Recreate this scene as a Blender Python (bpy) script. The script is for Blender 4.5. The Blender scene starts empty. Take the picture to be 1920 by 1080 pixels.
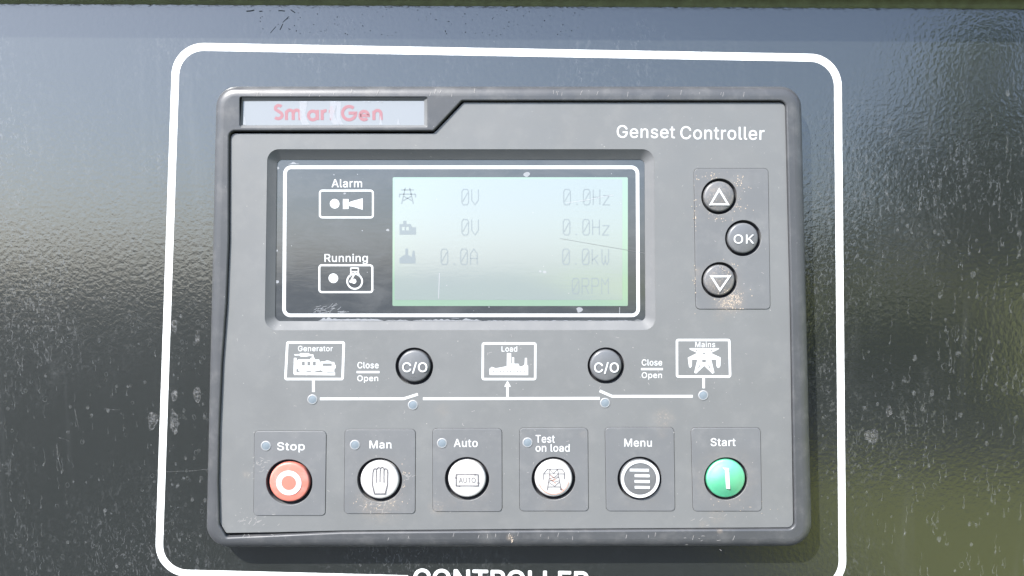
import bpy, math, random, os
from mathutils import Vector, Matrix, noise
from mathutils.geometry import tessellate_polygon, delaunay_2d_cdt
random.seed(7)
MM = 0.001
sc = bpy.context.scene
COL = sc.collection

# ---------------------------------------------------------------- camera, sky, sun, exposure
LEAN = math.radians(2.7)                       # the sheet-metal panel leans back a little
R = Matrix.Rotation(-LEAN, 4, 'X')
ORG = Vector((0, 0, 1.35))
TH = math.radians(3.78)                        # camera looks down onto the panel by this much
F = 1500.0                                     # focal length in photo pixels (1920 wide)
W0 = 9.0                                       # front of the controller stands 9 mm off the panel
CAM = Vector((0.0, 18.6, W0 + 281.4))          # u (right), v (up), w (off the panel), mm
def L(u, v, w): return Vector((u * MM, -w * MM, v * MM))
def Wd(p): return R @ p + ORG
cam_d = bpy.data.cameras.new('camera'); cam = bpy.data.objects.new('camera', cam_d); COL.objects.link(cam)
cam_d.sensor_width = 36; cam_d.lens = 36 * F / 1920; cam_d.clip_start = 0.01; cam_d.clip_end = 2000
fwd = (R.to_3x3() @ Vector((0, math.cos(TH), -math.sin(TH)))).normalized()
upv = (R.to_3x3() @ Vector((0, math.sin(TH), math.cos(TH)))).normalized()
rgt = fwd.cross(upv)
cam.matrix_world = Matrix(((rgt.x, upv.x, -fwd.x, 0), (rgt.y, upv.y, -fwd.y, 0), (rgt.z, upv.z, -fwd.z, 0), (0, 0, 0, 1)))
cam.location = Wd(L(*CAM))
sc.camera = cam

sun_dir = (R.to_3x3() @ Vector((-0.85, -1.0, 1.25))).normalized()
elev = math.asin(sun_dir.z); azim = math.atan2(sun_dir.x, sun_dir.y)
wd = bpy.data.worlds.new('World'); sc.world = wd; wd.use_nodes = True
nt = wd.node_tree; nt.nodes.clear()
sky = nt.nodes.new('ShaderNodeTexSky'); sky.sky_type = 'NISHITA'; sky.sun_disc = False
sky.sun_elevation = elev; sky.sun_rotation = azim; sky.air_density = 1.0; sky.dust_density = 2.0; sky.ozone_density = 1.5
bg = nt.nodes.new('ShaderNodeBackground'); bg.inputs['Strength'].default_value = 0.15
wo = nt.nodes.new('ShaderNodeOutputWorld')
wb = nt.nodes.new('ShaderNodeMix'); wb.data_type = 'RGBA'; wb.blend_type = 'MULTIPLY'; wb.inputs[0].default_value = 1.0
wb.inputs[7].default_value = (0.94, 1.03, 1.17, 1)        # cool white balance of the photograph's sky
hs = nt.nodes.new('ShaderNodeHueSaturation'); hs.inputs['Saturation'].default_value = 0.72
nt.links.new(sky.outputs[0], hs.inputs['Color']); nt.links.new(hs.outputs[0], wb.inputs[6]); nt.links.new(wb.outputs[2], bg.inputs[0]); nt.links.new(bg.outputs[0], wo.inputs[0])
sl = bpy.data.lights.new('sun', 'SUN'); sl.energy = 4.6; sl.angle = math.radians(0.5); sl.color = (1.0, 0.955, 0.9)
so = bpy.data.objects.new('sun', sl); COL.objects.link(so)
so.rotation_euler = sun_dir.to_track_quat('Z', 'Y').to_euler(); so.location = (-2, -3, 5)
sc.view_settings.view_transform = 'Standard'; sc.view_settings.look = 'None'
sc.view_settings.exposure = 1.55; sc.view_settings.gamma = 1.0
sc.cycles.max_bounces = 8; sc.cycles.transparent_max_bounces = 12; sc.cycles.caustics_reflective = False

# ---------------------------------------------------------------- where a photo pixel lies on the plane w (mm off the panel)
_f = Vector((0, -math.sin(TH), -math.cos(TH))); _u = Vector((0, math.cos(TH), -math.sin(TH)))
def P(px, py, w=0.0):
    d = Vector((1, 0, 0)) * ((px - 960) / F) + _u * ((540 - py) / F) + _f
    t = (w - CAM.z) / d.z
    return (CAM.x + d.x * t, CAM.y + d.y * t)
def scale_at(px, py, w): return (P(px + 1, py, w)[0] - P(px, py, w)[0])     # mm per pixel

# ---------------------------------------------------------------- materials
def mat(name): 
    m = bpy.data.materials.new(name); m.use_nodes = True
    return m, m.node_tree, m.node_tree.nodes['Principled BSDF']
def N(t, typ, **k):
    n = t.nodes.new(typ)
    for a, b in k.items(): setattr(n, a, b)
    return n
def noise_node(t, vec, scale, detail=3, rough=0.5, dist=0.0, mapping=None):
    if mapping:
        mp = N(t, 'ShaderNodeMapping'); mp.inputs['Scale'].default_value = mapping
        t.links.new(vec, mp.inputs[0]); vec = mp.outputs[0]
    n = N(t, 'ShaderNodeTexNoise'); n.inputs['Scale'].default_value = scale; n.inputs['Detail'].default_value = detail
    n.inputs['Roughness'].default_value = rough; n.inputs['Distortion'].default_value = dist
    t.links.new(vec, n.inputs['Vector']); return n.outputs['Fac']
def ramp(t, fac, a, b, va=0.0, vb=1.0):
    n = N(t, 'ShaderNodeMapRange'); n.interpolation_type = 'SMOOTHSTEP'
    for i, v in enumerate((a, b, va, vb)): n.inputs[i + 1].default_value = v
    t.links.new(fac, n.inputs[0]); return n.outputs[0]
def mth(t, op, a, b=None):
    n = N(t, 'ShaderNodeMath', operation=op)
    for i, x in enumerate((a, b)):
        if x is None: continue
        if isinstance(x, (int, float)): n.inputs[i].default_value = x
        else: t.links.new(x, n.inputs[i])
    return n.outputs[0]
def mixc(t, fac, a, b):
    n = N(t, 'ShaderNodeMix', data_type='RGBA')
    for i, x in ((6, a), (7, b)):
        if isinstance(x, tuple): n.inputs[i].default_value = (*x, 1)
        else: t.links.new(x, n.inputs[i])
    if isinstance(fac, (int, float)): n.inputs[0].default_value = fac
    else: t.links.new(fac, n.inputs[0])
    return n.outputs[2]
def bump(t, b, height, strength, dist, prev=None):
    n = N(t, 'ShaderNodeBump'); n.inputs['Strength'].default_value = strength; n.inputs['Distance'].default_value = dist
    t.links.new(height, n.inputs['Height'])
    if prev is not None: t.links.new(prev, n.inputs['Normal'])
    t.links.new(n.outputs[0], b.inputs['Normal']); return n.outputs[0]
def coords(t, ref=None):
    n = N(t, 'ShaderNodeTexCoord')
    if ref is not None: n.object = ref
    return n.outputs['Object']
def simple(name, col, rough=0.5, spec=0.5, bsc=None, bst=0.2, bd=0.00005, var=0.0, emit=None, coat=0.0):
    m, t, b = mat(name)
    b.inputs['Base Color'].default_value = (*col, 1); b.inputs['Roughness'].default_value = rough
    b.inputs['Specular IOR Level'].default_value = spec; b.inputs['Coat Weight'].default_value = coat
    b.inputs['Coat Roughness'].default_value = 0.06
    v = coords(t)
    if bsc: bump(t, b, noise_node(t, v, bsc, 2), bst, bd)
    if var:
        f = ramp(t, noise_node(t, v, 180, 5, 0.65), 0.3, 0.7)
        t.links.new(mixc(t, f, tuple(c * (1 - var) for c in col), tuple(min(1, c * (1 + var)) for c in col)), b.inputs['Base Color'])
    if emit:
        b.inputs['Emission Color'].default_value = (*emit[0], 1); b.inputs['Emission Strength'].default_value = emit[1]
    return m

# ---------------------------------------------------------------- object helpers
ABS = {}
def tag(o, label=None, cat=None, kind=None, group=None):
    if label: o['label'] = label
    if cat: o['category'] = cat
    if kind: o['kind'] = kind
    if group: o['group'] = group
    return o
def thing(name, base, label, cat):
    o = bpy.data.objects.new(name, None); COL.objects.link(o); o.empty_display_size = 0.02
    o.location = Wd(L(*base)); o.rotation_euler = (-LEAN, 0, 0)
    ABS[o] = L(*base); return tag(o, label, cat)
class MB:
    """collects geometry given in panel coordinates (u, v, w) in mm"""
    def __init__(s): s.v = []; s.f = []; s.m = []
    def add(s, pts, faces, mi=0):
        k = len(s.v); s.v += [L(*p) for p in pts]; s.f += [tuple(i + k for i in f) for f in faces]; s.m += [mi] * len(faces)
    def fill(s, loops, w, mi=0, flip=False):
        """flat cap at height w (number) bounded by loops[0] with holes loops[1:]"""
        ls = [[Vector((p[0], p[1], 0)) for p in l] for l in loops]
        tri = tessellate_polygon(ls); flat = [p for l in loops for p in l]; out = []
        for a, b, c in tri:
            A, B, C = flat[a], flat[b], flat[c]
            ar = (B[0]-A[0])*(C[1]-A[1]) - (B[1]-A[1])*(C[0]-A[0])
            if abs(ar) < 1e-9: continue
            if (ar < 0) != flip: a, c = c, a
            out.append((a, b, c))
        s.add([(p[0], p[1], w) for p in flat], out, mi)
    def strip(s, rings, closed=True, mi=0):
        """rings: list of lists of (u,v,w), same length, joined one to the next"""
        n = len(rings[0]); pts = [p for r in rings for p in r]; fs = []
        for i in range(len(rings) - 1):
            for j in range(n if closed else n - 1):
                k = (j + 1) % n
                fs.append((i*n + j, i*n + k, (i+1)*n + k, (i+1)*n + j))
        s.add(pts, fs, mi)
    def build(s, name, mats, parent=None, smooth=True, angle=50, label=None, kind=None):
        c = sum(s.v, Vector()) / len(s.v) if parent else Vector()
        me = bpy.data.meshes.new(name); me.from_pydata([p - c for p in s.v], [], s.f)
        for m in (mats if isinstance(mats, (list, tuple)) else [mats]): me.materials.append(m)
        me.polygons.foreach_set('material_index', s.m)
        if smooth:
            me.polygons.foreach_set('use_smooth', [True] * len(me.polygons)); me.set_sharp_from_angle(angle=math.radians(angle))
        me.update()
        o = bpy.data.objects.new(name, me); COL.objects.link(o)
        if parent:
            o.parent = parent; o.location = c - ABS[parent]; ABS[o] = c
        return tag(o, label, None, kind)
def area(l): return sum(l[i-1][0]*l[i][1] - l[i][0]*l[i-1][1] for i in range(len(l))) / 2
def ccw(l): return l if area(l) > 0 else l[::-1]
def off(l, d):
    """inward offset of a counter-clockwise loop by d mm"""
    n = len(l); out = []
    for i in range(n):
        a = Vector(l[i-1]); b = Vector(l[i]); c = Vector(l[(i+1) % n])
        e1 = (b - a); e2 = (c - b)
        if e1.length < 1e-9 or e2.length < 1e-9: out.append(tuple(b)); continue
        e1.normalize(); e2.normalize()
        n1 = Vector((-e1.y, e1.x)); n2 = Vector((-e2.y, e2.x)); m = n1 + n2
        if m.length < 1e-6: out.append(tuple(b + n1 * d)); continue
        m.normalize(); out.append(tuple(b + m * d / max(0.4, m.dot(n1))))
    return out
def round_poly(pts, rads, seg=8):
    out = []; n = len(pts)
    for i in range(n):
        p = Vector(pts[i]); a = Vector(pts[i-1]) - p; b = Vector(pts[(i+1) % n]) - p
        r = rads[i] if isinstance(rads, (list, tuple)) else rads
        if r <= 1e-6: out.append(tuple(p)); continue
        ang = a.angle(b); t = min(r / math.tan(ang/2), a.length*.49, b.length*.49); r2 = t * math.tan(ang/2)
        a.normalize(); b.normalize(); c = p + (a + b).normalized() * (r2 / math.sin(ang/2))
        s0 = p + a*t - c; s1 = p + b*t - c
        a0 = math.atan2(s0.y, s0.x); da = math.atan2(s1.y, s1.x) - a0
        while da > math.pi: da -= 2*math.pi
        while da < -math.pi: da += 2*math.pi
        for k in range(seg + 1):
            q = a0 + da*k/seg; out.append((c.x + r2*math.cos(q), c.y + r2*math.sin(q)))
    return ccw(out)
def px_poly(pts, w): return [P(x, y, w) for x, y in pts]
def rrect(x0, y0, x1, y1, r, w, seg=8, bx0=None, bx1=None):
    bx0 = x0 if bx0 is None else bx0; bx1 = x1 if bx1 is None else bx1
    c = px_poly([(bx0, y1), (bx1, y1), (x1, y0), (x0, y0)], w)
    return round_poly(c, r * scale_at((x0+x1)/2, (y0+y1)/2, w), seg)
def circ(cx, cy, r, n=48): return [(cx + r*math.cos(2*math.pi*i/n), cy + r*math.sin(2*math.pi*i/n)) for i in range(n)]
def pcirc(px, py, rpx, w, n=48):
    c = P(px, py, w); return circ(c[0], c[1], rpx * scale_at(px, py, w), n)
def lift(l, w): return [(p[0], p[1], w) for p in l]
def plate(mb, outer, holes, wf, wb, bev=0.3, seg=4, hb=None, walls=True, hole_walls=True):
    """solid plate: front wf, back wb, rounded front edges on the outline and on each hole"""
    outer = ccw(outer); holes = [ccw(h) for h in holes]; hb = bev if hb is None else hb
    mb.fill([off(outer, bev)] + [off(h, -hb) for h in holes], wf)
    for l, sg, be, on in [(outer, 1, bev, walls)] + [(h, -1, hb, hole_walls) for h in holes]:
        if not on: continue
        rings = [lift(l, wb)]
        for k in range(seg + 1):
            a = math.pi/2*k/seg; rings.append(lift(off(l, sg*be*(1-math.cos(a))), wf - be + be*math.sin(a)))
        if sg < 0: rings = rings[::-1]
        mb.strip(rings)
def ribbon(mb, pts, wd, w, closed=False, cap=True):
    """flat printed line, pts in mm"""
    n = len(pts); Lp = []; Rp = []
    for i in range(n):
        p = Vector(pts[i])
        a = Vector(pts[i-1]) if (i > 0 or closed) else None; b = Vector(pts[(i+1) % n]) if (i < n-1 or closed) else None
        d1 = (p - a).normalized() if a is not None else (b - p).normalized(); d2 = (b - p).normalized() if b is not None else d1
        n1 = Vector((-d1.y, d1.x)); n2 = Vector((-d2.y, d2.x)); m = (n1 + n2)
        m = m.normalized() if m.length > 1e-6 else n1
        q = m * (wd/2 / max(0.35, m.dot(n1))); Lp.append(p + q); Rp.append(p - q)
    k = len(pts); V = [(p.x, p.y, w) for p in Rp] + [(p.x, p.y, w) for p in Lp]
    mb.add(V, [(i, (i+1) % k, k + (i+1) % k, k + i) for i in range(k if closed else k-1)])
def pline(mb, pts, wpx, w, closed=False):
    sc_ = scale_at(pts[0][0], pts[0][1], w); ribbon(mb, px_poly(pts, w), wpx*sc_, w, closed)
def pbox(mb, x0, y0, x1, y1, r, wpx, w, bx0=None, bx1=None):
    l = rrect(x0 + wpx/2, y0 + wpx/2, x1 - wpx/2, y1 - wpx/2, max(0.5, r - wpx/2), w, 6, None if bx0 is None else bx0 + wpx/2, None if bx1 is None else bx1 - wpx/2)
    ribbon(mb, l, wpx*scale_at(x0, y0, w), w, True)
def grow(h, k=1.35):
    cx = sum(p[0] for p in h)/len(h); cy = sum(p[1] for p in h)/len(h); return [(cx + (p[0]-cx)*k, cy + (p[1]-cy)*k) for p in h]
def pfill(mb, pts, w, holes=()):
    holes = [grow(h) for h in holes]
    mb.fill([px_poly(pts, w)] + [px_poly(h, w) for h in holes], w)
def pdisc(mb, x, y, r, w): mb.fill([pcirc(x, y, r, w, 32)], w)
def pring(mb, x, y, r, wpx, w): ribbon(mb, pcirc(x, y, r - wpx/2, w, 48), wpx*scale_at(x, y, w), w, True)

FONT = None
try:
    fp = os.path.join(bpy.utils.resource_path('LOCAL'), 'datafiles', 'fonts', 'Inter.woff2')
    FONT = bpy.data.fonts.load(fp)
except Exception: FONT = None
def _loops(s):
    """outlines of a string in the font, each a closed list of points"""
    c = bpy.data.curves.new('text', 'FONT'); c.body = s
    if FONT: c.font = FONT
    o = bpy.data.objects.new('text', c); COL.objects.link(o)
    cv = o.to_curve(bpy.context.evaluated_depsgraph_get()); out = []
    for sp in cv.splines:
        bp = sp.bezier_points; n = len(bp); l = []
        for i in range(n):
            a, b = bp[i], bp[(i+1) % n]; p0, p1, p2, p3 = a.co, a.handle_right, b.handle_left, b.co
            straight = (p1 - p0).cross(p3 - p0).length < 1e-6 and (p2 - p0).cross(p3 - p0).length < 1e-6
            for k in range(1 if straight else 6):
                t_ = k/6; q = p0*(1-t_)**3 + p1*3*t_*(1-t_)**2 + p2*3*t_*t_*(1-t_) + p3*t_**3; l.append((q.x, q.y))
        if len(l) > 2: out.append(l)
    o.to_curve_clear(); bpy.data.objects.remove(o); bpy.data.curves.remove(c)
    return out
def _winding(p, loops):
    w_ = 0
    for l in loops:
        for i in range(len(l)):
            (x0, y0), (x1, y1) = l[i-1], l[i]
            if (y0 <= p[1]) != (y1 <= p[1]):
                x = x0 + (p[1]-y0)/(y1-y0)*(x1-x0)
                if x > p[0]: w_ += 1 if y1 > y0 else -1
    return w_
_gl = {}
def _wid(s):
    v = [p for l in _loops(s) for p in l]; return max(p[0] for p in v) - min(p[0] for p in v)
_HH = _wid('HH')
def glyph(ch):
    if ch not in _gl:
        adv = _wid('H' + ch + 'H') - _HH; lp = _loops(ch) if ch != ' ' else []; vs, fs = [], []
        if lp:
            pts = [Vector((p[0]*100, p[1]*100)) for l in lp for p in l]; ed = []; k = 0
            for l in lp: ed += [(k + i, k + (i+1) % len(l)) for i in range(len(l))]; k += len(l)
            V, _, Fc, _, _, _ = delaunay_2d_cdt(pts, ed, [], 0, 1e-4, False)
            vs = [Vector((p.x/100, p.y/100, 0)) for p in V]
            for f in Fc:
                c = sum((vs[i] for i in f), Vector())/len(f)
                if _winding((c.x, c.y), lp) != 0: fs.append(tuple(f))
        _gl[ch] = (vs, fs, adv)
    return _gl[ch]
def text_shape(s, space=1.0):
    vs, fs = [], []; x = 0
    for ch in s:
        v, f, adv = glyph(ch); k = len(vs)
        vs += [Vector((p.x + x, p.y, 0)) for p in v]; fs += [tuple(i + k for i in q) for q in f]; x += adv + (space - 1)*.5
    return vs, fs
_cap = {}
def text(mb, s, x0, yt, x1, yb, w, bold=0.02, space=1.0, tilt=0.0, shear=0.0):
    """lettering whose capitals span yt..yb and whose ink spans x0..x1 (photo pixels on plane w)"""
    vs, fs = text_shape(s, space)
    if 0 not in _cap:
        h, _ = text_shape('H'); _cap[0] = (min(v.y for v in h), max(v.y for v in h))
    lo, hi = _cap[0]; a = min(v.x for v in vs); b = max(v.x for v in vs)
    p00 = Vector(P(x0, yb, w)); p10 = Vector(P(x1, yb + tilt, w)); p01 = Vector(P(x0, yt, w))
    ex = p10 - p00; ey = p01 - p00; pts = []
    for v in vs:
        q = p00 + ex*((v.x - a)/(b - a)) + ey*((v.y - lo)/(hi - lo)); pts.append((q.x, q.y, w))
    out = []
    for f in fs:
        A, B, C = pts[f[0]], pts[f[1]], pts[f[2]]
        out.append(f if (B[0]-A[0])*(C[1]-A[1]) - (B[1]-A[1])*(C[0]-A[0]) > 0 else f[::-1])
    d = ey.length * max(0, bold) * 1.15
    for k, (dx, dy) in enumerate([(0, 0), (d, 0), (-d, 0), (0, d), (0, -d), (d*.7, d*.7), (-d*.7, -d*.7), (d*.7, -d*.7), (-d*.7, d*.7)] if d > 0 else [(0, 0)]):
        mb.add([(p[0] + dx, p[1] + dy, w + .003*k) for p in pts], out)

# ================================================================ THE PANEL
panel = thing('metal_panel', (0, 0, 0), 'dark glossy painted sheet metal panel with white rounded printed border', 'panel')
m_panel, t, b = mat('panel_paint')
v = coords(t, panel)
b.inputs['Specular IOR Level'].default_value = 0.5; b.inputs['IOR'].default_value = 1.88
n1 = noise_node(t, v, 660, 2, 0.45); n2 = noise_node(t, v, 1500, 1, 0.5)
hgt = mth(t, 'ADD', mth(t, 'MULTIPLY', n1, 1.0), mth(t, 'MULTIPLY', n2, 0.22))
patch = ramp(t, noise_node(t, v, 14, 4, 0.55), 0.42, 0.66)
speck = ramp(t, noise_node(t, v, 1100, 3, 0.7), 0.64, 0.72)
blotch = ramp(t, noise_node(t, v, 620, 4, 0.6, 1.6, (1.3, 1, 0.6)), 0.53, 0.66)
streak = ramp(t, noise_node(t, v, 90, 5, 0.6, 0.4, (2.2, 1, 0.16)), 0.50, 0.75)
film = ramp(t, noise_node(t, v, 22, 3, 0.5, 0.0, (1, 1, 0.5)), 0.35, 0.75)
dirt = mth(t, 'ADD', mth(t, 'MULTIPLY', mth(t, 'MULTIPLY', blotch, patch), 0.19), mth(t, 'MULTIPLY', mth(t, 'MULTIPLY', streak, film), 0.07))
dirt = mth(t, 'ADD', dirt, mth(t, 'MULTIPLY', speck, 0.06))
t.links.new(mixc(t, dirt, (0.0125, 0.0145, 0.0135), (0.16, 0.165, 0.17)), b.inputs['Base Color'])
t.links.new(mth(t, 'ADD', mth(t, 'MULTIPLY', dirt, 0.5), 0.12), b.inputs['Roughness'])
bump(t, b, hgt, 0.8, 0.000062)
m_white = simple('white_print', (0.55, 0.56, 0.55), 0.55, 0.3, bsc=900, bst=0.15)
m_tag = simple('white_screen_print', (0.40, 0.41, 0.41), 0.6, 0.25)

mb = MB()
U, VT, VB = 720, P(960, -5, 0)[1], -460
mb.fill([[(-U, VB), (U, VB), (U, VT + 30), (-U, VT + 30)]], 0)
for a_, b_ in (((-U, VB), (U, VB)), ((U, VB), (U, VT+30)), ((U, VT+30), (-U, VT+30)), ((-U, VT+30), (-U, VB))):
    mb.add([(*a_, 0), (*b_, 0), (*b_, -2), (*a_, -2)], [(0, 3, 2, 1)])
mb.build('painted_sheet', m_panel, panel, smooth=False)

w = 0.035
q = px_poly([(297, 1073.5), (1580, 1106), (1570.5, 109), (330.5, 87)], w)
loop = round_poly(q, 10.4, 14)
# the border is open along the bottom where the lettering sits
lx, rx = P(765, 1083, w)[0], P(1113, 1090, w)[0]
def wob(p, k): return (p[0] + 0.05*noise.noise(Vector((p[0]*.6, p[1]*.6, k))), p[1] + 0.05*noise.noise(Vector((p[0]*.6, p[1]*.6, k + 9))))
yb = lambda x: q[0][1] + (q[1][1]-q[0][1])*(x-q[0][0])/(q[1][0]-q[0][0])
i0 = min(range(len(loop)), key=lambda i: (loop[i][1], ) if loop[i][0] > rx else (1e9,))
seq = [p for p in loop[i0:] + loop[:i0]]
seq = [(rx, yb(rx))] + seq + [(lx, yb(lx))]
dense = []
for a_, b_ in zip(seq, seq[1:]):
    d = math.dist(a_, b_); k = max(1, int(d/1.5))
    dense += [(a_[0]+(b_[0]-a_[0])*i/k, a_[1]+(b_[1]-a_[1])*i/k) for i in range(k)]
dense.append(seq[-1])
mb = MB(); ribbon(mb, [wob(p, 1) for p in dense], 2.75, w)
mb.build('printed_border', m_white, panel, smooth=False)
mb = MB(); text(mb, 'CONTROLLER', 776, 1067.5, 1103, 1101, w, bold=0.032, space=1.02, tilt=5)
mb.build('panel_lettering', m_white, panel, smooth=False)

# dried water marks running down the paint, scratches and specks (geometry too fine to count)
m_drip, t, b = mat('dried_water_mark')
b.inputs['Base Color'].default_value = (0.30, 0.31, 0.31, 1); b.inputs['Roughness'].default_value = 0.75; b.inputs['Specular IOR Level'].default_value = 0.2
v = coords(t, panel); b.inputs['Alpha'].default_value = 0.3
t.links.new(ramp(t, noise_node(t, v, 600, 4, 0.6), 0.35, 0.7, 0.01, 0.16), b.inputs['Alpha'])
def drip(mb, px, py, ln, wd, w, hook=True):
    x, y = P(px, py, w); s = scale_at(px, py, w); ln *= s; wd *= s
    n = max(5, int(ln/0.5)); pts = []; ph = random.random()*50
    for i in range(n + 1):
        f = i/n; pts.append((x + 0.55*noise.noise(Vector((ph, f*ln*0.55, 0)))*min(1.5, ln*.3), y - ln*f))
    bulb = wd*random.uniform(.9, 1.7)
    l, r = [], []
    for i, p in enumerate(pts):
        f = i/n; h = wd*.22*(0.7 + .8*abs(noise.noise(Vector((ph, f*6, 3))))) + bulb*.5*max(0, (f-.62)/.38)**1.3*(1 if f < .97 else .55)
        l.append((p[0]-h, p[1], w)); r.append((p[0]+h, p[1], w))
    mb.strip([l, r], closed=False)
def blob(mb, px, py, r, w, ring=False, asp=1.0):
    x, y = P(px, py, w); s = scale_at(px, py, w); r *= s; ph = random.random()*90; n = 14; o = []
    for i in range(n):
        a = 2*math.pi*i/n; rr = r*(1 + .45*noise.noise(Vector((math.cos(a), math.sin(a), ph))))
        o.append((x + rr*math.cos(a), y + rr*asp*math.sin(a)))
    if ring: ribbon(mb, o, max(.12, r*.28), w, True)
    else: mb.fill([o], w)
def hair(mb, px, py, ln, ang, wd, w, curl=0.5):
    s = scale_at(px, py, w); x, y = P(px, py, w); n = 10; pts = []; a = ang
    for i in range(n + 1):
        pts.append((x, y)); a += curl*random.uniform(-.6, .6)/2; x += math.cos(a)*ln*s/n; y += math.sin(a)*ln*s/n
    ribbon(mb, pts, wd*s, w)
mb = MB(); rs = random.random
for i in range(420):
    px = 1592 + 340*rs()**.75; py = 130 + 950*rs()
    if py < 600 - (px-1500)*1.35 + 60: continue
    big = px > 1690
    if rs() < .7: drip(mb, px, py, random.uniform(8, 40 if big else 20), random.uniform(1.6, 4.6 if big else 3.0), 0.02 + 0.001*(i % 9))
    else: blob(mb, px, py, random.uniform(1.5, 5 if big else 3), 0.02 + 0.001*(i % 9), rs() < .4, 1.4)
for i in range(240):
    px = 300*rs() - 5; py = 500 + 590*rs()**.9
    if rs() < .5: drip(mb, px, py, random.uniform(8, 34 if px < 150 else 14), random.uniform(1.2, 2.6), 0.02 + 0.001*(i % 9))
    else: blob(mb, px, py, random.uniform(1.0, 3.6), 0.02 + 0.001*(i % 9), rs() < .6, 1.2)
for i in range(110):
    px = 318 + 72*rs(); py = 560 + 470*rs(); blob(mb, px, py, random.uniform(.8, 3.2), 0.02 + 0.001*(i % 9), rs() < .4, 1.5)
for i in range(60):
    px = 1540 + 30*rs(); py = 500 + 540*rs(); blob(mb, px, py, random.uniform(.6, 2.0), 0.02, False, 1.5)
mb.build('dried_water_marks', m_drip, panel, smooth=False, kind='stuff')
m_scuff, t, b = mat('pale_scuff'); b.inputs['Base Color'].default_value = (0.42, 0.42, 0.42, 1); b.inputs['Roughness'].default_value = .8
v = coords(t, panel); t.links.new(ramp(t, noise_node(t, v, 700, 5, 0.75), 0.40, 0.8, 0.0, 0.34), b.inputs['Alpha'])
mb = MB()
for a_ in [(287, 790, 9, 1.9), (326, 790, 8, 3.0), (327, 742, 6, 1.8), (370, 740, 7, 2.2), (1634, 818, 13, 1.0), (1667, 770, 6, 1.8), (325, 612, 6, 1.9), (370, 632, 4, 3.2)]:
    blob(mb, a_[0], a_[1], a_[2], 0.045, False, a_[3])
for a_ in [(310, 884, 80, .02, 1.2), (300, 884, 9, 3.1, 1.6), (195, 767, 30, -.1, 1.5), (110, 820, 20, -.3, 1), (106, 835, 55, -1.5, 1.3), (140, 765, 40, -1.4, 1),
           (1315, 112, 14, 1.9, 1.2), (1660, 355, 26, -1.3, 3), (1664, 390, 5, -.8, 4), (1692, 395, 5, .5, 3), (620, 30, 60, -1.9, 1.4)]:
    hair(mb, a_[0], a_[1], a_[2], a_[3], a_[4], 0.05, .25)
for i in range(90):
    reg = random.choice([(0, 480, 300, 1080), (1590, 300, 1920, 1080), (0, 70, 320, 480), (340, 110, 1560, 160), (1500, 240, 1570, 900), (320, 560, 388, 1050), (560, 1035, 1500, 1062), (640, 74, 1560, 84)])
    px = random.uniform(reg[0], reg[2]); py = random.uniform(reg[1], reg[3])
    if rs() < .6: blob(mb, px, py, random.uniform(.5, 1.2), 0.05)
    else: hair(mb, px, py, random.uniform(3, 11), rs()*6.3, random.uniform(.5, .9), 0.052, 1.2)
mb.build('dust_flecks', m_scuff, panel, smooth=False, kind='stuff')
m_pit = simple('paint_pit', (0.012, 0.016, 0.018), 0.6, 0.3)
mb = MB()
for i in range(140):
    px = 480 + 620*rs(); py = 17 + 52*rs(); blob(mb, px, py, random.uniform(.4, 1.3), 0.03, False, .7)
for a_ in [(462, 21, 15, 0, 2.2), (486, 21, 6, 0, 1.8), (522, 20, 12, 0, 1.8), (545, 18, 10, -.8, 1.6), (540, 32, 14, -2.2, 1.2), (530, 45, 12, -2, 1.6), (507, 62, 16, .8, 1), (1312, 100, 8, -1.2, 1), (1316, 97, 9, -1.9, 1)]:
    hair(mb, *a_, 0.055, .4)
mb.build('chipped_paint', m_pit, panel, smooth=False, kind='stuff')

# ================================================================ THE LIP OVER THE PANEL
hu, hv = P(960, -5, 0)
canopy = thing('enclosure_header', (0, hv, 0), 'dark green grey metal lip jutting out along the top of the panel', 'metal frame')
canopy.rotation_euler = (Matrix.Rotation(-LEAN, 4, 'X') @ Matrix.Rotation(math.radians(0.28), 4, 'Y')).to_euler()
m_lip = simple('lip_paint', (0.055, 0.062, 0.05), 0.38, 0.5, bsc=700, bst=.35, bd=.0001, var=.15)
m_lip_refl = simple('olive_lip_reflection', (.115, .135, .08), .6, .4, bsc=500, bst=.4, bd=.0002, var=.2)  # olive tone painting the reflected underside of the lip
m_rub = simple('black_rubber', (0.012, 0.012, 0.012), 0.6, 0.4, bsc=600, bst=.3)
prof = [(0.1, 0)] + [(12.3 - .8 + .8*math.sin(a), .8 - .8*math.cos(a)) for a in [math.pi*k/8 for k in range(9)]] + [(8.6, 1.6), (8.6, 7.2)]
def extrude_u(mb, prof, u0=-720, u1=720, n=60, rough=0):
    rings = []
    for i in range(n + 1):
        u = u0 + (u1-u0)*i/n; rings.append([(u, hv + p[1] + rough*noise.noise(Vector((u*.25, 0, 0))), p[0]) for p in prof])
    mb.strip(rings[::-1], closed=False)
mb = MB(); extrude_u(mb, prof); mb.build('folded_lip', m_lip, canopy, angle=60)
mb = MB(); extrude_u(mb, [(8.7, 1.62), (10, 1.7), (11, 2.6), (11, 5.8), (10, 6.9), (8.7, 7.0)]); mb.build('rubber_seal', m_rub, canopy)
mb = MB(); extrude_u(mb, [(0, 8.0), (13.1, 7.4), (14, 8.2), (14, 260), (0, 260)]); mb.build('upper_sheet', m_lip, canopy, angle=30)
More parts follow.
